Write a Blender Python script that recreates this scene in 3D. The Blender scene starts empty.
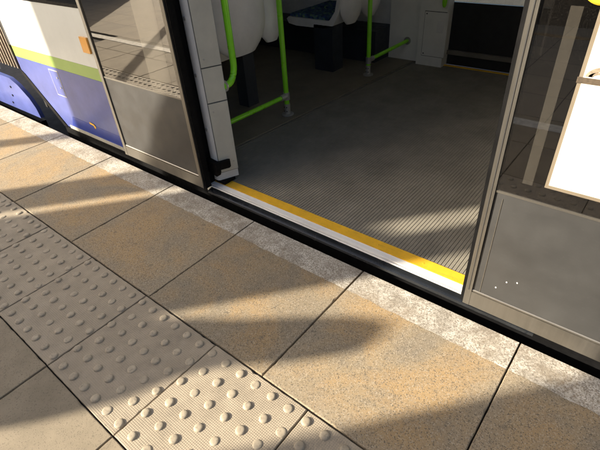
import bpy, bmesh, math, random
from mathutils import Vector, Matrix
random.seed(7)
SC = bpy.context.scene
COL = SC.collection
R = math.radians

# ------------------------------------------------------------------ camera, sky, sun
YAW, PIT, ROL, FPX = -0.722051417, -0.635454438, -0.0748944867, 443.602388
CAM = Vector((1.29326681, -0.534781159, 1.21065195))
fw = Vector((math.sin(YAW)*math.cos(PIT), math.cos(YAW)*math.cos(PIT), math.sin(PIT)))
r0 = fw.cross(Vector((0, 0, 1))).normalized(); u0 = r0.cross(fw)
rt = r0*math.cos(ROL)+u0*math.sin(ROL); up = -r0*math.sin(ROL)+u0*math.cos(ROL)
cd = bpy.data.cameras.new('camera'); cam = bpy.data.objects.new('camera', cd); COL.objects.link(cam)
cam.matrix_world = Matrix(((rt.x, up.x, -fw.x, CAM.x), (rt.y, up.y, -fw.y, CAM.y), (rt.z, up.z, -fw.z, CAM.z), (0, 0, 0, 1)))
cd.sensor_fit = 'HORIZONTAL'; cd.sensor_width = 36; cd.lens = FPX/600*36
cd.clip_start = 0.02; cd.clip_end = 3000
SC.camera = cam

AZ, EL = R(49.5), R(24)                         # direction the light travels, in plan, and its height
sun_from = Vector((-math.cos(AZ)*math.cos(EL), -math.sin(AZ)*math.cos(EL), math.sin(EL)))
W = bpy.data.worlds.new('World'); SC.world = W; W.use_nodes = True
wn = W.node_tree.nodes; wl = W.node_tree.links
sky = wn.new('ShaderNodeTexSky'); sky.sky_type = 'NISHITA'; sky.sun_disc = False
sky.sun_elevation = EL; sky.sun_rotation = math.atan2(sun_from.x, sun_from.y)
sky.air_density = 0.8; sky.dust_density = 5.0; sky.ozone_density = 0.4
wl.new(sky.outputs['Color'], wn['Background'].inputs['Color']); wn['Background'].inputs['Strength'].default_value = 0.09
ld = bpy.data.lights.new('sun', 'SUN'); ld.energy = 5.0; ld.angle = R(0.55); ld.color = (1.0, 0.885, 0.71)
sun = bpy.data.objects.new('sun', ld); COL.objects.link(sun); sun.location = sun_from*40
sun.rotation_euler = sun_from.to_track_quat('Z', 'Y').to_euler()
VS = SC.view_settings; VS.view_transform = 'Standard'; VS.look = 'None'; VS.gamma = 1.0; VS.use_curve_mapping = False
VS.exposure = 1.52

# ------------------------------------------------------------------ materials
def nd(nt, typ, **k):
    n = nt.nodes.new(typ)
    for a, b in k.items(): setattr(n, a, b)
    return n
class M:
    """small node-graph helper; coordinates are world positions in metres"""
    def __init__(s, name):
        s.m = bpy.data.materials.new(name); s.m.use_nodes = True; s.nt = s.m.node_tree
        s.b = s.nt.nodes['Principled BSDF']; s.o = s.nt.nodes['Material Output']
        s.pos = nd(s.nt, 'ShaderNodeNewGeometry').outputs['Position']
    def link(s, a, b): s.nt.links.new(a, b)
    def set(s, **k):
        for a, v in k.items():
            i = s.b.inputs[a.replace('_', ' ')]
            if hasattr(v, 'is_output'): s.link(v, i)
            elif isinstance(v, tuple) and len(v) == 3: i.default_value = (*v, 1)
            else: i.default_value = v
        return s
    def noise(s, scale, detail=4, rough=.55, sq=None, dist=0):
        n = nd(s.nt, 'ShaderNodeTexNoise'); n.inputs['Scale'].default_value = scale
        n.inputs['Detail'].default_value = detail; n.inputs['Roughness'].default_value = rough; n.inputs['Distortion'].default_value = dist
        p = s.pos
        if sq:
            v = nd(s.nt, 'ShaderNodeVectorMath', operation='MULTIPLY'); s.link(p, v.inputs[0]); v.inputs[1].default_value = sq; p = v.outputs[0]
        s.link(p, n.inputs['Vector']); return n.outputs['Fac']
    def vor(s, scale, rnd=1.0, dims='3D', feature='F1', out='Distance'):
        n = nd(s.nt, 'ShaderNodeTexVoronoi', voronoi_dimensions=dims, feature=feature); n.inputs['Scale'].default_value = scale
        n.inputs['Randomness'].default_value = rnd; s.link(s.pos, n.inputs['Vector']); return n.outputs[out]
    def ramp(s, f, *stops):
        n = nd(s.nt, 'ShaderNodeValToRGB'); e = n.color_ramp.elements
        while len(e) < len(stops): e.new(.5)
        for el, (p, c) in zip(e, stops):
            el.position = p; el.color = (*c, 1) if isinstance(c, tuple) else (c, c, c, 1)
        s.link(f, n.inputs[0]); return n.outputs[0]
    def mix(s, a, b, f, mode='MIX'):
        n = nd(s.nt, 'ShaderNodeMix', data_type='RGBA', blend_type=mode)
        for v, i in ((f, 0), (a, 6), (b, 7)):
            if hasattr(v, 'is_output'): s.link(v, n.inputs[i])
            else: n.inputs[i].default_value = v if i == 0 else (*v, 1)
        return n.outputs[2]
    def math(s, op, a, b=0.5):
        n = nd(s.nt, 'ShaderNodeMath', operation=op)
        for v, i in ((a, 0), (b, 1)):
            if hasattr(v, 'is_output'): s.link(v, n.inputs[i])
            else: n.inputs[i].default_value = v
        return n.outputs[0]
    def rnd(s): return nd(s.nt, 'ShaderNodeObjectInfo').outputs['Random']
    def bump(s, h, strength=.3, dist=.002, chain=None):
        n = nd(s.nt, 'ShaderNodeBump'); n.inputs['Strength'].default_value = strength; n.inputs['Distance'].default_value = dist
        s.link(h, n.inputs['Height'])
        if chain: s.link(chain, n.inputs['Normal'])
        s.link(n.outputs[0], s.b.inputs['Normal']); return n.outputs[0]

def slab_colour(k):
    big = k.noise(3.2, 6, .62, dist=.8)
    c = k.ramp(big, (.34, (.225, .188, .134)), (.45, (.285, .222, .138)), (.55, (.330, .232, .122)), (.68, (.355, .245, .118)))
    c = k.mix(c, (.19, .165, .13), k.ramp(k.noise(9, 6, .7), (.50, 0.0), (.72, .60)))
    # cleaner, greyer margin along the joints of each slab
    tc = nd(k.nt, 'ShaderNodeTexCoord').outputs['Object']; sp = nd(k.nt, 'ShaderNodeSeparateXYZ'); k.link(tc, sp.inputs[0])
    dx = k.math('MINIMUM', sp.outputs[0], k.math('SUBTRACT', .6, sp.outputs[0])); dy = k.math('MINIMUM', sp.outputs[1], k.math('SUBTRACT', .6, sp.outputs[1]))
    ed = k.math('ADD', k.math('MINIMUM', dx, dy), k.math('MULTIPLY', k.noise(12, 4, .6), .12))
    c = k.mix(c, (.25, .215, .158), k.ramp(ed, (.065, .62), (.15, 0.0)))
    g = k.vor(360, 1.0, out='Color'); gb = nd(k.nt, 'ShaderNodeSeparateColor'); k.link(g, gb.inputs[0])
    c = k.mix(c, (.10, .085, .065), k.ramp(gb.outputs[0], (.76, 0.0), (.92, .8)))
    c = k.mix(c, (.46, .40, .31), k.ramp(gb.outputs[1], (.76, 0.0), (.95, .5)))
    c = k.mix(c, (.08, .066, .05), k.ramp(k.noise(120, 2, .5), (.68, 0.0), (.75, .65)))
    c = k.mix(c, (.10, .085, .068), k.ramp(k.noise(26, 3, .5), (.71, 0.0), (.735, .55)))
    c = k.mix(c, (.13, .112, .088), k.ramp(k.math('ADD', k.vor(4.2, 1.0, '2D'), k.math('MULTIPLY', k.noise(60, 3), .05)), (.052, .40), (.070, 0.0)))
    v = k.math('MULTIPLY_ADD', k.rnd(), .26); v.node.inputs[2].default_value = .90
    return k.mix((0, 0, 0), c, v)
def mat_slab():
    k = M('sandy_concrete'); c = slab_colour(k)
    k.set(Base_Color=c, Roughness=.82); k.bump(k.noise(420, 3, .7), .45, .0016, k.bump(k.noise(40, 3), .12, .003)); return k.m
def mat_edge():
    k = M('worn_white_paint'); c = slab_colour(k)
    w = k.ramp(k.noise(170, 6, .8, dist=.3), (.40, 0.0), (.53, 1.0))
    w2 = k.ramp(k.noise(8, 6, .8), (.36, .12), (.60, 1.0))
    f = k.math('MULTIPLY', k.math('MULTIPLY', w, w2), .88)
    p = k.ramp(k.noise(25, 4), (.3, (.54, .51, .44)), (.7, (.76, .73, .66)))
    gr_ = k.vor(300, 1.0, out='Color'); gs = nd(k.nt, 'ShaderNodeSeparateColor'); k.link(gr_, gs.inputs[0]); p = k.mix(p, (.10, .09, .075), k.ramp(gs.outputs[0], (.72, 0.0), (.9, .75)))
    k.set(Base_Color=k.mix(k.mix(c, (.17, .15, .125), .6), p, f), Roughness=.8); k.bump(k.noise(260, 4, .75), .55, .0016); return k.m
def mat_tactile():
    k = M('buff_tactile_concrete')
    c = k.ramp(k.noise(9, 5, .65), (.3, (.285, .240, .176)), (.7, (.390, .328, .245)))
    d = k.vor(1/.0062, 0, '2D')
    c = k.mix(c, (.17, .145, .11), k.ramp(d, (.30, 0.0), (.55, .28)))
    c = k.mix(c, (.13, .11, .085), k.ramp(k.noise(95, 3, .6), (.62, 0.0), (.72, .45)))
    c = k.mix(c, (.15, .13, .10), k.ramp(k.noise(5, 6, .75), (.50, 0.0), (.75, .55)))
    v = k.math('MULTIPLY_ADD', k.rnd(), .12); v.node.inputs[2].default_value = .94
    k.set(Base_Color=k.mix((0, 0, 0), c, v), Roughness=.72)
    k.bump(k.math('SUBTRACT', 1.0, d), .55, .0022, k.bump(k.noise(300, 3), .2, .001)); return k.m
def mat_blister():
    k = M('buff_blister')
    c = k.ramp(k.noise(30, 4, .65), (.3, (.280, .238, .175)), (.7, (.40, .342, .255)))
    c = k.mix(c, (.14, .12, .09), k.ramp(k.noise(110, 4, .7), (.52, 0.0), (.68, .6)))
    k.set(Base_Color=c, Roughness=.65); k.bump(k.noise(350, 3), .3, .001); return k.m
def mat_paver(name, a, b):
    k = M(name)
    c = k.ramp(k.noise(7, 5, .65), (.3, a), (.7, b))
    g = k.vor(380, 1.0, out='Color'); gb = nd(k.nt, 'ShaderNodeSeparateColor'); k.link(g, gb.inputs[0])
    c = k.mix(c, (.12, .10, .075), k.ramp(gb.outputs[0], (.85, 0.0), (.95, .6)))
    v = k.math('MULTIPLY_ADD', k.rnd(), .16); v.node.inputs[2].default_value = .92
    k.set(Base_Color=k.mix((0, 0, 0), c, v), Roughness=.8); k.bump(k.noise(380, 3, .7), .4, .0015); return k.m
def mat_far_paving():
    k = M('far_paving'); n = nd(k.nt, 'ShaderNodeTexBrick'); k.link(k.pos, n.inputs['Vector'])
    n.offset = 0; n.inputs['Scale'].default_value = 1; n.inputs['Brick Width'].default_value = .4; n.inputs['Row Height'].default_value = .4
    n.inputs['Mortar Size'].default_value = .004; n.inputs['Color1'].default_value = (.30, .25, .18, 1); n.inputs['Color2'].default_value = (.26, .22, .165, 1); n.inputs['Mortar'].default_value = (.05, .045, .04, 1)
    c = k.mix(n.outputs[0], (.2, .17, .13), k.ramp(k.noise(5, 5, .6), (.45, 0.0), (.7, .5)))
    k.set(Base_Color=c, Roughness=.8); k.bump(k.noise(300, 3), .3, .0015); return k.m
def mat_plain(name, col, rough=.5, metal=0.0, var=.12, ns=6, bump=.0, bs=200, coat=0.0, spec=.5, scr=False):
    k = M(name); d = tuple(max(0, x*(1-var*2)) for x in col); e = tuple(min(1, x*(1+var)) for x in col)
    f = k.noise(ns, 5, .65)
    c = k.ramp(f, (.3, d), (.7, e))
    if scr:
        s_ = k.ramp(k.noise(9, 4, .7, sq=(6, 6, 60)), (.60, 0.0), (.74, .35)); c = k.mix(c, tuple(min(1, x*1.5+.03) for x in col), s_)
    rv = .03 if coat else .1
    r = k.ramp(k.noise(ns*3, 2, .5), (.3, max(.03, rough-rv)), (.7, min(1, rough+rv)))
    k.set(Base_Color=c, Roughness=r, Metallic=metal, Coat_Weight=coat, Specular_IOR_Level=spec)
    if bump: k.bump(k.noise(bs, 3, .6), bump, .0015)
    return k.m
def mat_brushed(name, col, rough, sq, metal=.85):
    k = M(name); f = k.noise(40, 4, .7, sq=sq)
    c = k.ramp(f, (.3, tuple(x*.82 for x in col)), (.7, col))
    c = k.mix(c, tuple(x*.55 for x in col), k.ramp(k.noise(5, 5, .7), (.5, 0.0), (.8, .55)))
    k.set(Base_Color=c, Metallic=metal, Roughness=k.ramp(f, (.2, rough-.08), (.8, rough+.1))); k.bump(f, .08, .0006); return k.m
def mat_glass(name, tint, ior=2.2, rough=.015):
    k = M(name); nt = k.nt; nt.nodes.remove(k.b)
    t = nd(nt, 'ShaderNodeBsdfTransparent'); t.inputs[0].default_value = (*tint, 1)
    g = nd(nt, 'ShaderNodeBsdfGlossy'); g.inputs['Roughness'].default_value = rough; g.inputs[0].default_value = (.95, .92, .88, 1)
    f = nd(nt, 'ShaderNodeFresnel'); f.inputs[0].default_value = ior
    b = nd(nt, 'ShaderNodeBump'); b.inputs['Strength'].default_value = .05; b.inputs['Distance'].default_value = .002
    k.link(k.noise(6, 2), b.inputs['Height']); k.link(b.outputs[0], g.inputs['Normal'])
    # faint dust film on the pane
    df = nd(nt, 'ShaderNodeBsdfDiffuse'); df.inputs[0].default_value = (.45, .40, .33, 1)
    m1 = nd(nt, 'ShaderNodeMixShader'); k.link(f.outputs[0], m1.inputs[0]); k.link(t.outputs[0], m1.inputs[1]); k.link(g.outputs[0], m1.inputs[2])
    m2 = nd(nt, 'ShaderNodeMixShader'); k.link(k.ramp(k.noise(420, 3, .7, sq=(1, 1, .6)), (.5, .004), (.8, .035)), m2.inputs[0])
    k.link(m1.outputs[0], m2.inputs[1]); k.link(df.outputs[0], m2.inputs[2]); k.link(m2.outputs[0], k.o.inputs['Surface']); return k.m
def mat_film(name, col, a):
    k = M(name); nt = k.nt
    t = nd(nt, 'ShaderNodeBsdfTransparent'); k.set(Base_Color=k.ramp(k.noise(60, 4), (.3, tuple(x*.8 for x in col)), (.7, col)), Roughness=.25)
    m = nd(nt, 'ShaderNodeMixShader'); m.inputs[0].default_value = a
    k.link(t.outputs[0], m.inputs[1]); k.link(k.b.outputs[0], m.inputs[2]); k.link(m.outputs[0], k.o.inputs['Surface']); return k.m
def mat_ribfloor():
    k = M('ribbed_floor_vinyl'); c = k.ramp(k.noise(6, 6, .7), (.3, (.17, .158, .130)), (.7, (.26, .242, .20)))
    c = k.mix(c, (.34, .32, .27), k.ramp(k.noise(190, 3, .6), (.66, 0.0), (.76, .6)))
    k.set(Base_Color=c, Roughness=.75, Specular_IOR_Level=.25); k.bump(k.noise(260, 3), .25, .001); return k.m
def mat_lino():
    k = M('smooth_floor_vinyl'); c = k.ramp(k.noise(5, 6, .7), (.3, (.15, .130, .096)), (.7, (.24, .207, .15)))
    c = k.mix(c, (.2, .18, .14), k.ramp(k.noise(240, 2, .5), (.68, 0.0), (.76, .5)))
    k.set(Base_Color=c, Roughness=.55); return k.m
def mat_fabric():
    k = M('patterned_seat_cloth'); d = k.vor(55, .7, out='Color'); s = nd(k.nt, 'ShaderNodeSeparateColor'); k.link(d, s.inputs[0])
    c = k.ramp(s.outputs[0], (.3, (.03, .06, .14)), (.5, (.07, .16, .22)), (.62, (.18, .32, .16)), (.8, (.05, .10, .25)))
    k.set(Base_Color=c, Roughness=.95); k.bump(k.noise(600, 2), .4, .001); return k.m

SLAB, EDGE, TACT, BLIS = mat_slab(), mat_edge(), mat_tactile(), mat_blister()
PAV = mat_paver('beige_paver', (.205, .170, .118), (.285, .237, .168)); FAR = mat_far_paving()
GROUT = mat_plain('dark_joint', (.022, .019, .016), .95, bump=.5, bs=300)
CONC = mat_plain('grey_concrete', (.28, .25, .21), .85, bump=.4, bs=60)
BALLAST = mat_plain('track_bed', (.06, .055, .05), .95, bump=1, bs=30)
ALU = mat_brushed('brushed_aluminium', (.29, .275, .245), .38, (.05, 1, 1))
ALUV = mat_brushed('brushed_aluminium_upright', (.25, .236, .21), .36, (1, 1, .05))
SILL = mat_brushed('polished_sill_metal', (.93, .92, .89), .32, (.04, 1, 1), 0.0)
PANEL = mat_plain('grey_panel_paint', (.060, .060, .060), .42, .30, .08, 5, scr=True)
WHITE = mat_plain('white_body_paint', (.60, .63, .62), .34, 0, .04, 4, coat=.15)
GREEN = mat_plain('lime_stripe_paint', (.27, .40, .10), .38, 0, .06, 4, coat=.1)
BLUE = mat_plain('blue_body_paint', (.085, .11, .33), .36, 0, .12, 5, coat=.15)
DBLUE = mat_plain('deep_blue_paint', (.03, .055, .30), .36, 0, .10, 5, coat=.15)
SKIRT = mat_plain('pale_skirt_paint', (.45, .44, .38), .5, 0, .1)
RUB = mat_plain('black_rubber', (.006, .006, .0065), .6, 0, .2, 20, bump=.2, spec=.12)
NOSE = mat_plain('dark_rubber_nosing', (.012, .014, .017), .22, 0, .15, 8)
def mat_tread():
    k = M('yellow_tread_strip'); c = k.ramp(k.noise(14, 5, .65), (.3, (.66, .38, .02)), (.7, (.84, .48, .028)))
    c = k.mix(c, (.16, .11, .045), k.ramp(k.noise(10, 6, .75, sq=(1, 5, 1)), (.56, 0.0), (.78, .6)))
    c = k.mix(c, (.08, .06, .035), k.ramp(k.noise(220, 3, .6), (.64, 0.0), (.74, .6)))
    k.set(Base_Color=c, Roughness=.55); k.bump(k.noise(300, 3), .4, .0015); return k.m
YEL = mat_tread()
RIB, LINO = mat_ribfloor(), mat_lino()
JAMB = mat_plain('white_jamb_paint', (.74, .72, .68), .38, 0, .06, 8)
PLATE = mat_plain('beige_cover_plate', (.60, .58, .49), .45, 0, .06, 8)
COLM = mat_plain('white_laminate', (.82, .81, .76), .45, 0, .05, 5)
GRN = mat_plain('lime_green_tube', (.26, .78, .02), .30, 0, .06, 10, coat=.3)
CLAMP = mat_plain('grey_clamp_metal', (.48, .47, .45), .4, .6, .1)
SHELL = mat_plain('white_seat_plastic', (.82, .80, .77), .4, 0, .05, 8)
CLOTH = mat_fabric()
PED = mat_plain('dark_slate_pedestal', (.030, .035, .045), .5, 0, .15)
TRIM = mat_plain('floor_trim_grey', (.17, .155, .13), .6, 0, .15)
GREYD = mat_plain('dark_seam_grey', (.10, .10, .095), .6)
DARK = mat_plain('dark_interior_lining', (.016, .016, .017), .6, 0, .2)
GREY = mat_plain('grey_lining', (.78, .77, .74), .55, 0, .08)
LEAFG = mat_glass('tinted_door_glass', (.40, .38, .36), 3.0)
WING = mat_glass('window_glass', (.80, .83, .82), 1.6)
DGLS = mat_glass('dark_window_glass', (.28, .29, .29), 1.9)
FILM = mat_film('frosted_film', (.46, .42, .35), .035)
FILM2 = mat_film('pale_frosted_film', (.50, .46, .38), .045)
NOTE = mat_plain('white_notice_card', (.66, .62, .53), .6, 0, .02, 8)
NBRD = mat_plain('cream_notice_border', (.17, .14, .10), .6, 0, .05, 8)
INK = mat_plain('brown_print', (.11, .08, .05), .7, 0, .3, 40)
INK2 = mat_plain('pale_brown_print', (.30, .24, .17), .7, 0, .3, 60)
YBTN = mat_plain('yellow_button_plastic', (.78, .50, .03), .3, 0, .05, coat=.4)
ORG = mat_plain('orange_reflector_plastic', (.75, .36, .05), .3, 0, .05, coat=.4)
BELD = mat_plain('brown_bellows', (.055, .032, .020), .9, 0, .2)
BELLIT = mat_plain('sunlit_bellows_edge', (.55, .47, .37), .7, 0, .1)  # pale tone paints sunlight on the fold edges
CASTM = mat_plain('dark_green_steel', (.05, .06, .055), .5, 0, .1)
BRICKM = mat_plain('dark_caster_panel', (.045, .040, .036), .6, 0, .15)

# ------------------------------------------------------------------ mesh helpers
ROOT = {}
def link(name, me, mat, parent=None, loc=None):
    o = bpy.data.objects.new(name, me); COL.objects.link(o)
    if mat and not me.materials: me.materials.append(mat)
    if loc: o.location = loc
    if parent:
        o.parent = parent; o.matrix_parent_inverse = parent.matrix_basis.inverted() if parent.parent is None else (parent.parent.matrix_basis @ parent.matrix_parent_inverse @ parent.matrix_basis).inverted()
    return o
def fin(bm, name, mat, parent=None, bevel=0, seg=2, smooth=False, loc=None):
    if bevel:
        bmesh.ops.bevel(bm, geom=[e for e in bm.edges if len(e.link_faces) == 2 and e.calc_face_angle(0) > .5], offset=bevel, segments=seg, affect='EDGES', profile=.5)
    bmesh.ops.recalc_face_normals(bm, faces=bm.faces)
    me = bpy.data.meshes.new(name); bm.to_mesh(me); bm.free()
    if smooth:
        for p in me.polygons: p.use_smooth = True
        me.set_sharp_from_angle(angle=R(38))
    return link(name, me, mat, parent, loc)
def bx(bm, x0, x1, y0, y1, z0, z1):
    v = [bm.verts.new((x, y, z)) for x in (x0, x1) for y in (y0, y1) for z in (z0, z1)]
    for f in ((0, 1, 3, 2), (4, 6, 7, 5), (0, 4, 5, 1), (2, 3, 7, 6), (0, 2, 6, 4), (1, 5, 7, 3)): bm.faces.new([v[i] for i in f])
def box(name, x0, x1, y0, y1, z0, z1, mat, parent=None, bevel=0, seg=2):
    bm = bmesh.new(); bx(bm, x0, x1, y0, y1, z0, z1); return fin(bm, name, mat, parent, bevel, seg, smooth=bevel > 0)
def boxes(name, lst, mat, parent=None, bevel=0):
    bm = bmesh.new()
    for b in lst: bx(bm, *b)
    return fin(bm, name, mat, parent, bevel, smooth=bevel > 0)
def prism(name, poly, axis, a0, a1, mat, parent=None, bevel=0, smooth=False, seg=2):
    """poly in the two other axes, extruded along axis from a0 to a1"""
    def P(u, v, a): return {'x': (a, u, v), 'y': (u, a, v), 'z': (u, v, a)}[axis]
    bm = bmesh.new(); A = [bm.verts.new(P(u, v, a0)) for u, v in poly]; B = [bm.verts.new(P(u, v, a1)) for u, v in poly]
    bm.faces.new(A); bm.faces.new(B[::-1]); n = len(poly)
    for i in range(n): bm.faces.new((A[i], A[(i+1) % n], B[(i+1) % n], B[i]))
    return fin(bm, name, mat, parent, bevel, seg, smooth=smooth or bevel > 0)
def tube_bm(bm, pts, r, n=16, cap=True):
    pts = [Vector(p) for p in pts]; rings = []; ref = Vector((.123, .456, .88)).normalized()
    for i, p in enumerate(pts):
        d = (pts[min(i+1, len(pts)-1)]-pts[max(i-1, 0)]).normalized()
        a = d.cross(ref).normalized(); b = d.cross(a)
        rr = r[i] if isinstance(r, (list, tuple)) else r
        rings.append([bm.verts.new(p+(a*math.cos(t)+b*math.sin(t))*rr) for t in [2*math.pi*k/n for k in range(n)]])
    for A, B in zip(rings, rings[1:]):
        for k in range(n): bm.faces.new((A[k], A[(k+1) % n], B[(k+1) % n], B[k]))
    if cap: bm.faces.new(rings[0][::-1]); bm.faces.new(rings[-1])
def tube(name, pts, r, mat, parent=None, n=16):
    bm = bmesh.new(); tube_bm(bm, pts, r, n); return fin(bm, name, mat, parent, smooth=True)
def disc(name, c, ax, r, h, mat, parent=None, n=24, bev=.0):
    c = Vector(c); d = {'x': Vector((1, 0, 0)), 'y': Vector((0, 1, 0)), 'z': Vector((0, 0, 1))}[ax]
    pts = [c, c+d*h]; rs = [r, r]
    if bev: pts = [c, c+d*(h-bev), c+d*h]; rs = [r, r, r-abs(bev)]
    return tube(name, pts, rs, mat, parent, n)
def empty(name, loc, label=None, cat=None, group=None):
    o = bpy.data.objects.new(name, None); COL.objects.link(o); o.location = loc; o.empty_display_size = .2
    o.matrix_basis = Matrix.Translation(loc)
    if label: o['label'] = label; o['category'] = cat
    if group: o['group'] = group
    return o

# ------------------------------------------------------------------ the setting: ground, track bed, platform
bm = bmesh.new(); bx(bm, -900, 900, -900, 900, -.75, -.35)
g = fin(bm, 'ground', BALLAST); g['kind'] = 'structure'
pf = box('platform', -16, 12, -4.6, .585, -.349, -.014, GROUT); pf['kind'] = 'structure'
box('edge_wall', -16, 12, .586, .5985, -.348, -.05, CONC, pf)

def slab_mesh(name, w, d, gap, bev, th=.045, seg=26, chip=.0007):
    """slab with a slightly ragged, bevelled arris"""
    def edge(n, L):
        return [i/n for i in range(n)]
    out = []
    x0, x1, y0, y1 = gap/2, w-gap/2, gap/2, d-gap/2
    for t in edge(seg, 1): out.append((x0+(x1-x0)*t, y0, 0, -1))
    for t in edge(seg, 1): out.append((x1, y0+(y1-y0)*t, 1, 0))
    for t in edge(seg, 1): out.append((x1-(x1-x0)*t, y1, 0, 1))
    for t in edge(seg, 1): out.append((x0, y1-(y1-y0)*t, -1, 0))
    V = []; n = len(out); cx, cy = w/2, d/2
    rr = [abs(random.gauss(0, chip)) for _ in out]
    for i in range(n):
        if random.random() < .02: rr[i] += random.uniform(.002, .004)
    def ring(ins, z, k):
        for (x, y, a, b), r in zip(out, rr):
            q = ins+r*k; sx = 1 if x < cx else -1; sy = 1 if y < cy else -1
            qx = q if (a or abs(x-x0) < 1e-6 or abs(x-x1) < 1e-6) else 0; qy = q if (b or abs(y-y0) < 1e-6 or abs(y-y1) < 1e-6) else 0
            V.append((x+sx*qx, y+sy*qy, z))
    ring(0, -th, 0); ring(0, -bev*1.6, .5); ring(bev*.35, -bev*.5, 1); ring(bev, 0, 1.15)
    F = [tuple(range(3*n, 4*n))]
    for k in range(3):
        for i in range(n): F.append((k*n+i, k*n+(i+1) % n, (k+1)*n+(i+1) % n, (k+1)*n+i))
    me = bpy.data.meshes.new(name); me.from_pydata(V, [], F); me.update(); return me
def lay(name, me, mat, x, y, jit=.0008):
    o = link(name, me, mat, pf, (x, y, random.uniform(-jit, jit)))
    o.rotation_euler = (random.uniform(-.0012, .0012), random.uniform(-.0012, .0012), random.uniform(-.0014, .0014)); return o
# coping slabs 0.6 x 0.6 with the worn white line along the edge
sms = [slab_mesh('paving_slab', .6, .6, .0040, .0022, seg=40) for _ in range(5)]
lm = bpy.data.meshes.new('edge_marking')
nx = 24; lv = []; lf = []
for i in range(nx+1):
    x = .004+.592*i/nx
    lv += [(x, .470+random.uniform(-.0025, .0025), .0016), (x, .5945, .0016)]
for i in range(nx): lf.append((2*i, 2*i+2, 2*i+3, 2*i+1))
lm.from_pydata(lv, [], lf); lm.update()
for k in range(-9, 5):
    o = lay('paving_slab', sms[k % 5], SLAB, .012+.6*k, .002)
    m_ = bpy.data.objects.new('edge_marking', lm); COL.objects.link(m_); m_.parent = o
    if not lm.materials: lm.materials.append(EDGE)
# tactile tiles 0.4 x 0.4, six by six staggered blisters
tms = [slab_mesh('tactile_tile', .4, .4, .0032, .0018, chip=.0008) for _ in range(4)]
def blister_bm(bm, x, y):
    rad = [.0155, .0148, .0128, .0095, .005]; hz = [-.0004, .0022, .0044, .0056, .0060]; n = 14; rings = []
    for r_, z_ in zip(rad, hz): rings.append([bm.verts.new((x+r_*math.cos(2*math.pi*j/n), y+r_*math.sin(2*math.pi*j/n), z_)) for j in range(n)])
    for A, B in zip(rings, rings[1:]):
        for j in range(n): bm.faces.new((A[j], A[(j+1) % n], B[(j+1) % n], B[j]))
    bm.faces.new(rings[-1])
SPOT = [((i+.28+.44*(j % 2))*.4/6, .4-(j+.5)*.4/6) for j in range(6) for i in range(6)]
bm = bmesh.new(); blister_bm(bm, 0, 0); blm = bpy.data.meshes.new('blister'); bm.to_mesh(blm); bm.free()
bm = bmesh.new()
for x, y in SPOT: blister_bm(bm, x, y)
bla = bpy.data.meshes.new('blisters'); bm.to_mesh(bla); bm.free()
for me in (blm, bla):
    me.materials.append(BLIS)
    for p in me.polygons: p.use_smooth = True
for k in range(-12, 6):
    t = lay('tactile_tile', tms[k % 4], TACT, .4*k, -.4)
    if -4 <= k <= 2:
        for x, y in SPOT:
            b = bpy.data.objects.new('blister', blm); COL.objects.link(b); b.parent = t
            b.location = (x+random.uniform(-.0007, .0007), y+random.uniform(-.0007, .0007), 0)
            s_ = random.uniform(.94, 1.05); b.scale = (s_, s_*random.uniform(.96, 1.04), random.choice((.55, .75, .9, 1, 1, 1.05, 1.05))*random.uniform(.95, 1.05)); b.rotation_euler.z = random.uniform(0, 6)
    else:
        b = bpy.data.objects.new('blisters', bla); COL.objects.link(b); b.parent = t; b['kind'] = 'stuff'
# plain pavers behind
pms = [slab_mesh('paver', .4, .4, .004, .002, seg=16) for _ in range(4)]
for k in range(-10, 5):
    for j in range(2): lay('paver', pms[(k+2*j) % 4], PAV, .4*k, -.8-.4*j)
far = box('far_paving', -15.9, 11.9, -4.55, -1.203, -.012, -.001, FAR, pf)
boxes('near_paving', [(-15.9, -5.39, -1.2, .58, -.012, -.001), (3.02, 11.9, -1.2, .58, -.012, -.001)], FAR, pf)
box('white_line', -15.8, 11.8, -1.13, -1.03, .0015, .0035, mat_plain('white_line_paint', (.62, .59, .52), .7, 0, .2, 20), pf)
box('kerb_line', -15.8, 11.8, -3.24, -3.16, .0, .004, mat_plain('ochre_line_paint', (.36, .24, .12), .7, 0, .1), pf)

# ------------------------------------------------------------------ the tram
tram = empty('tram', (.3, 1.9, -.33), 'white, lime green and blue tram with its grey double door slid open at the platform', 'tram')
FZ = .04
YB = .69                                        # outer face of the body side
def part(f, *a, **k): return f(*a, parent=tram, **k)

# --- threshold
XL, XR = -.40, 1.28
prism('sill_nosing', [(.6608, .0365), (.642, .033), (.632, .027), (.630, .018), (.636, .010), (.6608, .004)], 'x', -.345, 1.235, NOSE, tram, bevel=.0015)
prism('outer_groove', [(.6672, .034), (.6743, .034), (.6743, .005), (.6672, .005)], 'x', -.38, 1.30, ALU, tram)
for y0, y1, z in ((.661, .667, .0405), (.6745, .702, .0425)):
    box('sill_rail', -.385, 1.30, y0, y1, .005, z, SILL, tram, .0012)
box('sill_groove', -.385, 1.30, .7021, .7042, .0, .034, RUB, tram)
box('tread_strip', -.385, 1.32, .7043, .755, .0, .0435, YEL, tram, .0015)
for i in range(7): disc('screw', (-.2+.2*i, .729, .0432), 'z', .0042, .0012, ORG if i == 0 else YEL, tram, 10)
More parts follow.
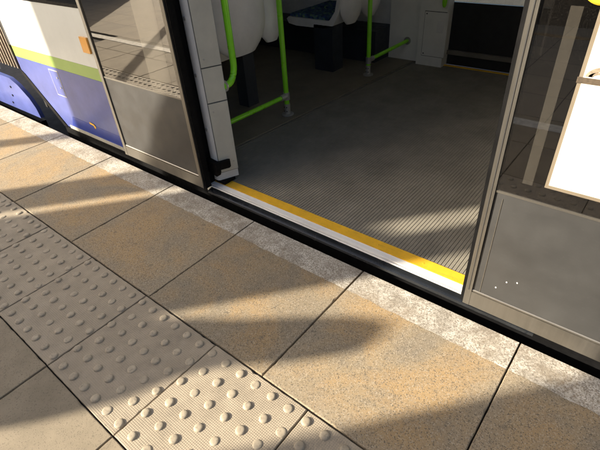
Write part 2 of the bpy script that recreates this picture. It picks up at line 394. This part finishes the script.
# --- floors: ribbed vestibule and the smooth raised one behind the poles
def xp(y): return -.570+(y-.80)*.0735
bm = bmesh.new(); pit = .0145; x = -.62; n = 0
while x < 1.9:
    ye = 3.055; ys = .7555
    w = .0128
    # clip to podium line
    if x < xp(ys)-.0: pass
    ya = ys; yb = ye
    if x < xp(ye): yb = min(ye, .80+(x+.570)/.0735)
    if yb-ya > .02:
        z0, z1 = FZ-.0016, FZ
        v = [bm.verts.new(p) for p in ((x, ya, z0), (x+.0012, ya, z1), (x+w-.0012, ya, z1), (x+w, ya, z0), (x, yb, z0), (x+.0012, yb, z1), (x+w-.0012, yb, z1), (x+w, yb, z0))]
        for f in ((0, 1, 5, 4), (1, 2, 6, 5), (2, 3, 7, 6), (0, 3, 2, 1), (4, 5, 6, 7)): bm.faces.new([v[i] for i in f])
    x += pit
ribs = fin(bm, 'floor_rib', RIB, tram); ribs['kind'] = 'stuff'
box('floor', -1.70, 7.0, .7551, 3.055, -.02, FZ-.0017, RIB, tram)
prism('raised_floor', [(-1.70, .80), (xp(.8), .80), (xp(3.05), 3.05), (-2.3, 3.05), (-2.3, 1.23), (-1.70, 1.23)], 'z', FZ-.004, FZ+.012, LINO, tram, bevel=.004)
prism('floor_trim', [(xp(.8)+.0005, .80), (xp(.8)+.016, .80), (xp(3.05)+.016, 3.05), (xp(3.05)+.0005, 3.05)], 'z', FZ-.004, FZ+.006, TRIM, tram)
FP = FZ+.012

# --- body side, platform side
box('underframe', -1.93, 7.0, .678, .98, -.32, -.004, RUB, tram)
# left of the door
prism('skirt_panel', [(-1.905, 0), (-.47, 0), (-.47, .43), (-2.335, .43), (-2.335, .335), (-2.30, .315)], 'y', YB, YB+.03, BLUE, tram, bevel=.004)
prism('lower_band', [(-1.84, .0), (-.47, .0), (-.47, .075), (-1.775, .11), (-1.92, .05)][0:1]+[(-.47, .0), (-.47, .085), (-1.775, .10)], 'y', YB-.0025, YB-.0003, DBLUE, tram)
box('rubbing_strip', -1.86, -.47, YB-.006, YB-.0028, -.002, .022, SKIRT, tram, .001)
box('stripe_panel', -2.335, -.47, YB, YB+.03, .431, .503, GREEN, tram)
box('body_panel', -2.335, -.47, YB, YB+.03, .504, .815, WHITE, tram)
box('window_trim', -2.33, -1.0, YB-.002, YB+.02, .816, .832, RUB, tram, .002)
box('window', -2.32, -1.0, YB+.004, YB+.010, .833, 1.75, DGLS, tram)
box('window_post', -.999, -.47, YB+.001, YB+.03, .816, 1.75, DARK, tram)
box('roof_side', -2.335, 7.0, YB, YB+.04, 2.02, 2.42, WHITE, tram)
box('cantrail', -2.335, -.47, YB, YB+.04, 1.751, 2.019, WHITE, tram); box('cantrail', 1.13, 7.0, YB, YB+.04, 1.751, 2.019, WHITE, tram)
box('inner_lining', -1.80, -.47, YB+.031, YB+.06, .04, .815, GREY, tram)
h = box('hatch', -1.862, -1.752, YB-.003, YB-.0004, .243, .405, BLUE, tram, .012, 3)
boxes('hatch_rim', [(-1.868, -1.746, YB-.0018, YB-.0002, .237, .411)], SKIRT, tram, .008)
for z in (.30, .365): disc('hatch_lock', (-1.775, YB-.003, z), 'y', .007, -.003, CLAMP, tram, 12)
box('side_reflector', -1.282, -1.207, YB-.012, YB-.0002, .588, .672, ORG, tram, .010, 3)
prism('sticker', [(-1.545, .113), (-1.49, .108), (-1.475, .093), (-1.485, .078), (-1.50, .083), (-1.497, .095), (-1.545, .10)], 'y', YB-.0042, YB-.003, YEL, tram)
# right of the door, mostly out of view
boxes('body_panel', [(1.15, 7.0, YB, YB+.03, .504, .815)], WHITE, tram); boxes('skirt_panel', [(1.13, 7.0, YB, YB+.03, 0, .43)], BLUE, tram)
box('stripe_panel', 1.13, 7.0, YB, YB+.03, .431, .503, GREEN, tram)
box('window_post', 1.13, 1.9, YB+.001, YB+.03, .816, 1.75, DARK, tram)
box('window', 1.9, 7.0, YB+.004, YB+.010, .816, 1.75, WING, tram)
box('inner_lining', 1.31, 7.0, YB+.031, YB+.06, .04, .815, GREY, tram)
box('door_jamb', 1.03, 1.129, .70, .80, .05, 2.0, DARK, tram)

# --- articulation: bellows, dark gap and the next car's skirt
for i in range(9):
    xx = -2.372-.052*i
    bf = prism('bellows_fold', [(xx, YB+.010), (xx-.006, YB+.004), (xx-.018, YB+.004), (xx-.024, YB+.010), (xx-.024, YB+.12), (xx, YB+.12)], 'z', .335, 2.3, BELD, tram)
    tube('fold_lit_edge', [(xx-.011, YB+.001, .337), (xx-.011, YB+.001, 2.29)], .0055, BELLIT, bf, 8)  # pale tube stands in for the sunlit edge of each fold
    box('bellows_valley', xx-.0518, xx-.0242, YB+.045+.012*(i % 2), YB+.12, .335, 2.3, BELD, tram)
box('end_post', -2.371, -2.3215, YB+.001, YB+.06, .504, 2.3, DARK, tram)
box('gap_backing', -3.2, -1.70, YB+.50, YB+.53, -.30, .334, RUB, tram)  # black sheet standing for the dark depth of the gap
prism('rubber_lip', [(-2.345, .34), (-2.335, .335), (-2.29, .31), (-1.91, -.004), (-1.96, -.01), (-2.335, .295)], 'y', YB-.004, YB+.05, RUB, tram, bevel=.002)
prism('next_car_skirt', [(-4.5, -.06), (-2.36, -.04), (-2.375, .035), (-2.43, .105), (-2.55, .185), (-2.66, .222), (-4.5, .25)], 'y', YB, YB+.03, BLUE, tram, bevel=.005)
box('next_car_rail', -4.5, -2.36, YB-.008, YB+.03, -.20, -.064, RUB, tram)
for q in ((-2.71, .145), (-2.75, .07), (-2.81, .0)): disc('bolt', (q[0], YB, q[1]), 'y', .009, -.004, RUB, tram, 12)
box('next_car_side', -4.5, -2.84, YB, YB+.03, .26, 2.3, WHITE, tram)

# --- shell of the tram interior
box('ceiling', -2.335, 7.0, YB+.041, 3.05, 2.25, 2.42, GREY, tram)
box('end_wall', 7.0, 7.03, YB+.06, 3.05, .037, 2.24, GREY, tram)
box('end_wall', -2.334, -2.305, YB+.06, 3.05, .037, 2.24, DARK, tram)
# far side wall: panels, windows and the closed far door
box('far_wall', -2.33, -.66, 3.06, 3.10, .0, .83, GREY, tram); box('far_wall', 1.40, 7.0, 3.06, 3.10, .0, .83, GREY, tram)
boxes('far_cantrail', [(-2.33, 7.0, 3.06, 3.10, 1.9, 2.24)], GREY, tram)
box('far_window', -2.33, -.66, 3.075, 3.082, .831, 1.899, WING, tram)
box('far_window', 1.40, 7.0, 3.075, 3.082, .831, 1.899, WING, tram)
dl = box('far_door_panel', -.165, 1.399, 3.065, 3.10, .041, .500, DARK, tram)
box('far_door_glass', -.165, 1.399, 3.075, 3.082, .501, 1.899, WING, tram)
box('far_door_seal', -.165, 1.399, 3.035, 3.0645, .125, .155, TRIM, tram, .006)
box('far_tread_strip', -.165, 1.399, 3.012, 3.034, .03, FZ+.006, YEL, tram)
# white columns by the far door
box('far_column', -.645, -.372, 2.985, 3.058, FP, 2.24, COLM, tram, .006)
c2 = box('far_column', -.371, -.150, 2.955, 3.058, FZ, 2.24, COLM, tram, .010)
pl = box('access_panel', -.325, -.135+.0, 2.949, 2.9545, .118, .445, COLM, c2, .004)
boxes('panel_shadow_gap', [(-.329, -.1501, 2.9535, 2.9549, .114, .449)], DARK, c2)
boxes('latch_pull', [(-.215, -.165, 2.944, 2.9488, .30, .385)], GREY, c2, .004)
for q in ((-.31, .135), (-.31, .43)): disc('panel_screw', (q[0], 2.949, q[1]), 'y', .005, -.002, DARK, c2, 10)

# --- door leaves
def leaf(x0, x1, kind):
    y0, y1 = .612, .652; z0, z1 = .052, 2.0; zw = .510
    sl, sr, rb = (.025, .022, .058) if kind == 'l' else (.021, .036, .062)
    bm = bmesh.new()
    bx(bm, x0, x0+sl, y0, y1, z0, z1); bx(bm, x1-sr, x1, y0, y1, z0, z1)
    bx(bm, x0+sl+.0005, x1-sr-.0005, y0+.001, y1-.001, z0, z0+rb); bx(bm, x0+sl+.0005, x1-sr-.0005, y0+.001, y1-.001, 1.92, z1)
    f = fin(bm, 'door_leaf', ALUV, tram, .0035, 2, True)
    f['label'] = 'left door leaf reflecting the platform in its glass' if kind == 'l' else 'right door leaf with white notice and yellow button'
    a, b = x0+sl+.0008, x1-sr-.0008
    box('lower_panel', a, b, y0+.007, y1-.008, z0+rb+.0006, zw-.003, PANEL, f, .002)
    bm = bmesh.new()
    tube_bm(bm, [(a, y0+.007, z0+rb+.004), (b, y0+.007, z0+rb+.004)], .0045, 8); fin(bm, 'panel_bead', ALU, f, smooth=True)
    box('waist_bead', a, b, y0+.004, y0+.014, zw-.0028, zw+.004, ALU, f, .0015)
    box('glass', a, b, y0+.007, y0+.012, zw+.0045, 1.9195, LEAFG, f)
    return f, a, b
L, la, lb = leaf(-1.045, -.347, 'l')
box('rubber_seal', -.3465, -.336, .620, .655, .05, 2.0, RUB, L, .003)
box('rubber_seal', la, la+.007, .6205, .6235, .112, .493, RUB, L)
box('frosted_film', -.585, -.425, .6165, .6185, .505, 1.9, FILM2, L)
Rr, ra, rb_ = leaf(1.003, 1.683, 'r')
box('rubber_seal', .990, 1.0025, .622, .648, .05, 2.0, RUB, Rr, .003)
box('stile_groove', 1.0125, 1.0150, .6105, .6119, .12, 1.92, PANEL, Rr)
box('rubber_seal', ra, ra+.006, .6195, .6225, .50, 1.9, RUB, Rr)
box('panel_seam', ra+.022, ra+.0238, .6175, .6189, .12, .49, ALU, Rr)
for q in ((1.096, .118), (1.136, .160), (1.168, .178)):
    pass
for px_, pz_ in ((1.092, .168), (1.118, .205), (1.147, .218)): disc('white_fleck', (px_, .6189, pz_), 'y', .0022, -.0015, SILL, Rr, 10)  # three small white flecks on the lower panel
box('frosted_film', 1.085, 1.110, .6165, .6185, .556, .992, FILM, Rr)
nb = box('notice', 1.140, 1.345, .6150, .6185, .562, .996, NBRD, Rr)
box('notice_sheet', 1.1485, 1.338, .6135, .6149, .572, .989, NOTE, Rr)
box('printed_bar', 1.138, 1.32, .6122, .6134, .839, .852, INK, Rr)
def arc(cx, cz, r, a0, a1, w):
    P = [(cx+(r+w)*math.cos(t), cz+(r+w)*math.sin(t)*.55) for t in [a0+(a1-a0)*i/14 for i in range(15)]]
    Q = [(cx+r*math.cos(t), cz+r*math.sin(t)*.55) for t in [a1+(a0-a1)*i/14 for i in range(15)]]
    prism('printed_arc', P+Q, 'y', .6122, .6134, INK2, Rr)
arc(1.198, .855, .033, 0, math.pi, .013); arc(1.178, .855, .012, 0, math.pi, .008); arc(1.241, .855, .018, 0, math.pi, .007)
disc('button_ring', (1.142, .6185, 1.043), 'y', .048, -.006, RUB, Rr, 40, -.002)
disc('door_button', (1.142, .612, 1.043), 'y', .045, -.012, YBTN, Rr, 40, -.004)

# --- left door jamb with cover plates, latch and screws
A_, B_ = Vector((-.326, .700)), Vector((-.282, .800))          # the splayed face that carries the plates
dU = (B_-A_).normalized(); nU = Vector((dU.y, -dU.x))
jp = [(-.368, .80), (-.368, .712), (-.364, .704), (-.357, .700), (A_.x-.012, A_.y), (A_.x-.004, A_.y+.002), tuple(A_+dU*.008), tuple(B_)]
J = prism('door_jamb', jp, 'z', .060, 2.0, JAMB, tram, smooth=True)
def splay(name, u0, u1, d0, d1, z0, z1, mat, bev):
    P = [A_+dU*u0+nU*d0, A_+dU*u1+nU*d0, A_+dU*u1+nU*d1, A_+dU*u0+nU*d1]
    return prism(name, [tuple(p) for p in P], 'z', z0, z1, mat, J, bevel=bev)
splay('plate_seam', .0135, .1125, .0002, .0012, .10, 1.95, GREYD, 0)
for z0, z1 in ((.632, 1.9), (.470, .626), (.105, .464)):
    splay('cover_plate', .016, .110, .0013, .006 if z0 != .470 else .0045, z0, z1, PLATE, .0016)
def at_splay(u, d): p = A_+dU*u+nU*d; return p
for u, z in ((.035, .665), (.035, .425), (.035, .15), (.092, .15), (.035, .95)):
    p = at_splay(u, .006); q = at_splay(u, .0078); tube('plate_screw', [(p.x, p.y, z), (q.x, q.y, z)], .0042, CLAMP, J, 10)
for z in (.835, .60, .34): disc('bolt', (-.345, .700, z), 'y', .0080, -.004, CLAMP, J, 14)
prism('latch_block', [(-.365, .120), (-.300, .105), (-.292, .125), (-.292, .165), (-.30, .178), (-.365, .185)], 'y', .672, .699, RUB, tram, bevel=.004)
prism('latch_nose', [(-.326, .690), (-.308, .680), (-.278, .745), (-.284, .760), (-.300, .752)], 'z', .130, .172, RUB, tram, bevel=.004)
box('jamb_foot', -.355, -.29, .705, .78, .0436, .0595, RUB, tram)
box('jamb_seal', -.469, -.3685, .668, .80, .02, 2.0, RUB, tram)

# --- poles and rails
def pole(x, y, zb):
    p = tube('handrail_pole', [(x, y, zb+.03), (x, y, 2.24)], .0165, GRN, tram, 20)
    tube('base_flange', [(x, y, zb), (x, y, zb+.007), (x, y, zb+.010)], [.040, .040, .034], CLAMP, p, 28)
    tube('base_socket', [(x, y, zb+.009), (x, y, zb+.075)], .0205, CLAMP, p, 20)
    for a in (R(-60), R(-110)):
        for z in (.028, .055):
            c = Vector((x+.0203*math.cos(a), y+.0203*math.sin(a), zb+z)); d = Vector((math.cos(a), math.sin(a), 0))*.0012
            tube('grub_screw', [c, c+d], .0042, DARK, p, 8)
    return p
P1 = pole(-.590, 1.565, FP); P2 = pole(-.548, 2.500, FP)
def rail(p, q, owner):
    o = tube('low_rail', [p, q], .0145, GRN, owner, 16); return o
def coupling(c, q, owner):
    c = Vector(c); d = (Vector(q)-c).normalized()
    bm = bmesh.new(); tube_bm(bm, [c+Vector((0, 0, -.024)), c+Vector((0, 0, .024))], .0215, 18); tube_bm(bm, [c, c+d*.055], .0195, 16)
    fin(bm, 'rail_clamp', CLAMP, owner, smooth=True)
a, b = (-.590, 1.565, .178), (-.600, .803, .186)
rail(a, b, P1); coupling(a, b, P1)
a, b = (-.548, 2.500, .165), (-.475, 2.984, .205)
rail(a, b, P2); coupling(a, b, P2); disc('rail_flange', (b[0], 2.984, b[2]), 'y', .030, -.006, CLAMP, P2)
# grab rail bent into the jamb
gp = [(-.285, .878, 1.9), (-.285, .878, .62)]
for i in range(1, 9):
    t = R(90*i/8); gp.append((-.285, .878-.055*(1-math.cos(t)), .62-.09*math.sin(t)))
gp += [(-.285, .797, .53)]
gp = [(x, y, z) for x, y, z in gp]
gr = tube('grab_rail', gp, .0155, GRN, tram, 16)
disc('rail_flange', (-.285, .801, .53), 'y', .026, .006, CLAMP, gr)
tube('far_grab_rail', [(-.165, 2.915, .490), (-.165, 2.915, .503), (-.165, 2.915, .525), (-.165, 2.915, 1.7)], [.008, .015, .0175, .0175], GRN, tram)

# --- seats
def shell(x0, y0, y1, z0, z1, bulge, rnd, name='seat_back', sgn=1):
    """curved plastic back shell, round at the bottom, bulging to +x"""
    nu, nv = 18, 20; V = []; F = []
    for s_ in (0, 1):
        for j in range(nv+1):
            v = j/nv; z = z0+(z1-z0)*v
            k = max(0.0, 1-(z-z0)/rnd); half = .5*(y1-y0)*(1-.55*k**2.6)
            for i in range(nu+1):
                u = -1+2*i/nu
                x = x0+bulge*(1-abs(u)**2.6)*(1-.75*k**2)-.10*(v*.5)-(.0 if s_ == 0 else .012)
                V.append((x, .5*(y0+y1)+half*u, z))
    o_ = (nu+1)*(nv+1); idx = lambda s_, i, j: s_*o_+j*(nu+1)+i
    for j in range(nv):
        for i in range(nu):
            F.append((idx(0, i, j), idx(0, i+1, j), idx(0, i+1, j+1), idx(0, i, j+1))); F.append((idx(1, i, j), idx(1, i, j+1), idx(1, i+1, j+1), idx(1, i+1, j)))
    rim = [(i, 0) for i in range(nu)]+[(nu, j) for j in range(nv)]+[(i, nv) for i in range(nu, 0, -1)]+[(0, j) for j in range(nv, 0, -1)]
    for (a_, b_) in zip(rim, rim[1:]+rim[:1]): F.append((idx(0, *a_), idx(1, *a_), idx(1, *b_), idx(0, *b_)))
    me = bpy.data.meshes.new(name); me.from_pydata(V, [], F); me.update()
    for p in me.polygons: p.use_smooth = True
    me.set_sharp_from_angle(angle=R(50))
    bm = bmesh.new(); bm.from_mesh(me); bmesh.ops.recalc_face_normals(bm, faces=bm.faces); bm.to_mesh(me); bm.free()
    return link(name, me, SHELL, tram)
def pan(x0, x1, y0, y1, z):
    o = prism('seat_pan', [(x0, z+.045), (x0+.02, z+.012), (x0+.10, z), (x1-.10, z+.002), (x1-.02, z+.03), (x1+.03, z+.12), (x1+.06, z+.30), (x1+.035, z+.30), (x1-.005, z+.13), (x1-.06, z+.058), (x0+.02, z+.062)], 'y', y0, y1, SHELL, tram, bevel=.006)
    prism('seat_cushion', [(x0+.02, z+.064), (x1-.08, z+.058), (x1-.07, z+.085), (x0+.05, z+.092), (x0+.02, z+.08)], 'y', y0+.02, y1-.02, CLOTH, o, bevel=.006)
    prism('back_cushion', [(x1-.012, z+.14), (x1+.015, z+.15), (x1+.05, z+.80), (x1+.02, z+.80)], 'y', y0+.03, y1-.03, CLOTH, o, bevel=.006)
    return o
# near pair, seen from behind
shell(-.66, 1.075, 1.525, .500, 1.30, .085, .20)
shell(-.70, 1.50, 1.700, .500, 1.30, .05, .12)
box('seat_side_panel', -.70, -.66, .99, 1.10, .50, 1.25, SHELL, tram, .012)
pan(-1.20, -.78, 1.10, 1.52, .42)
box('seat_pedestal', -1.00, -.905, 1.52, 1.62, FP, .50, PED, tram, .01)
# far pair, seen in profile across the gangway
pan(-1.285, -.80, 2.42, 2.70, .375); pan(-1.285, -.80, 2.71, 2.975, .375)
shell(-.745, 2.425, 2.69, .405, 1.25, .075, .16); shell(-.745, 2.70, 2.965, .405, 1.25, .075, .16)
box('seat_pedestal', -1.01, -.83, 2.42, 2.56, FP, .40, PED, tram, .008)
box('heater_box', -2.2, -.66, 2.78, 3.055, FP, .30, PED, tram, .01)

# ------------------------------------------------------------------ behind the camera: unseen shapes added to shade the platform, partly shown in the glass
TA = math.tan(AZ); YC = -3.62; OFF = YC/TA
HK = math.tan(EL)/math.tan(R(20))           # heights below were measured for a 20 degree sun
def wallpoly(name, poly, mat, parent, dep=.07):
    return prism(name, [(s_+OFF, h_*HK) for s_, h_ in poly], 'y', YC-dep/2, YC+dep/2, mat, parent, bevel=.004)
sg = empty('unseen_shade_board', (-2.275+OFF, YC, 0), 'unseen dark board and post added to shade the tram side', 'shade_caster')  # added out of view; post and board shaped by the shade they throw
wallpoly('post', [(-2.33, 0), (-2.22, 0), (-2.22, 3.2), (-2.33, 3.2)], CASTM, sg)
wallpoly('shade_board', [(-2.219, 2.045), (-1.63, 2.045), (-1.63, 3.2), (-2.219, 3.2)], CASTM, sg)
sh = empty('unseen_shade_screen', (-.5+OFF, YC, 0), 'unseen dark screen cut to cast the shade bands on the platform', 'shade_screen')  # invented outline; slot, notch and slope follow the wanted light bands
wallpoly('post', [(-1.36, 0), (-1.09, 0), (-1.09, 2.045), (-1.36, 2.045)], CASTM, sh)
wallpoly('shade_slope', [(-1.36, 2.046), (-.9605, 2.046), (-.9215, 2.515), (-1.02, 2.42), (-1.16, 2.30), (-1.26, 2.16), (-1.36, 2.09)], CASTM, sh)
wallpoly('shade_panel', [(-.96, 0), (-.24, 0), (-.24, 3.3), (-.92, 3.3), (-.92, 2.53), (-.96, 2.045)], BRICKM, sh)
wallpoly('shade_panel', [(-.239, 0), (-.051, 0), (-.051, 2.15), (-.239, 2.15)], BRICKM, sh)
wallpoly('shade_lintel', [(-.239, 2.53), (-.051, 2.53), (-.051, 3.3), (-.239, 3.3)], BRICKM, sh)
wallpoly('shade_panel', [(-.05, 0), (.125, 0), (.125, 3.3), (-.05, 3.3)], BRICKM, sh)
tk = empty('unseen_shade_figure', (.37+OFF, YC, 0), 'unseen dark outline added to cast a head-shaped shadow', 'shade_figure')  # added silhouette with head and neck, only for its shadow
wallpoly('body', [(.126, 0), (.59, 0), (.59, 1.52), (.565, 1.60), (.50, 1.68), (.505, 1.74), (.55, 1.80), (.558, 1.86), (.535, 1.905), (.49, 1.925), (.43, 1.91), (.37, 1.86), (.31, 1.785), (.24, 1.73), (.126, 1.655)], CASTM, tk)
hd = empty('shade_wall', (2.5+OFF, YC, 0), 'tall dark wall behind the camera, placed to shade the platform', 'shade_wall')  # dark wall glimpsed in the door glass; its edge set for the shade
wallpoly('shade_panel', [(.925, 0), (6.0, 0), (6.0, 3.0), (.925, 3.0)], BRICKM, hd)
hf = empty('shade_wall', (-6+OFF, YC, 0), 'unseen dark wall added to shade the platform mirrored in the left door', 'shade_wall')  # extra blocker, added to darken ground reflected in the left leaf
wallpoly('shade_panel', [(-9.0, 0), (-3.75, 0), (-3.75, 2.6), (-9.0, 2.6)], BRICKM, hf)
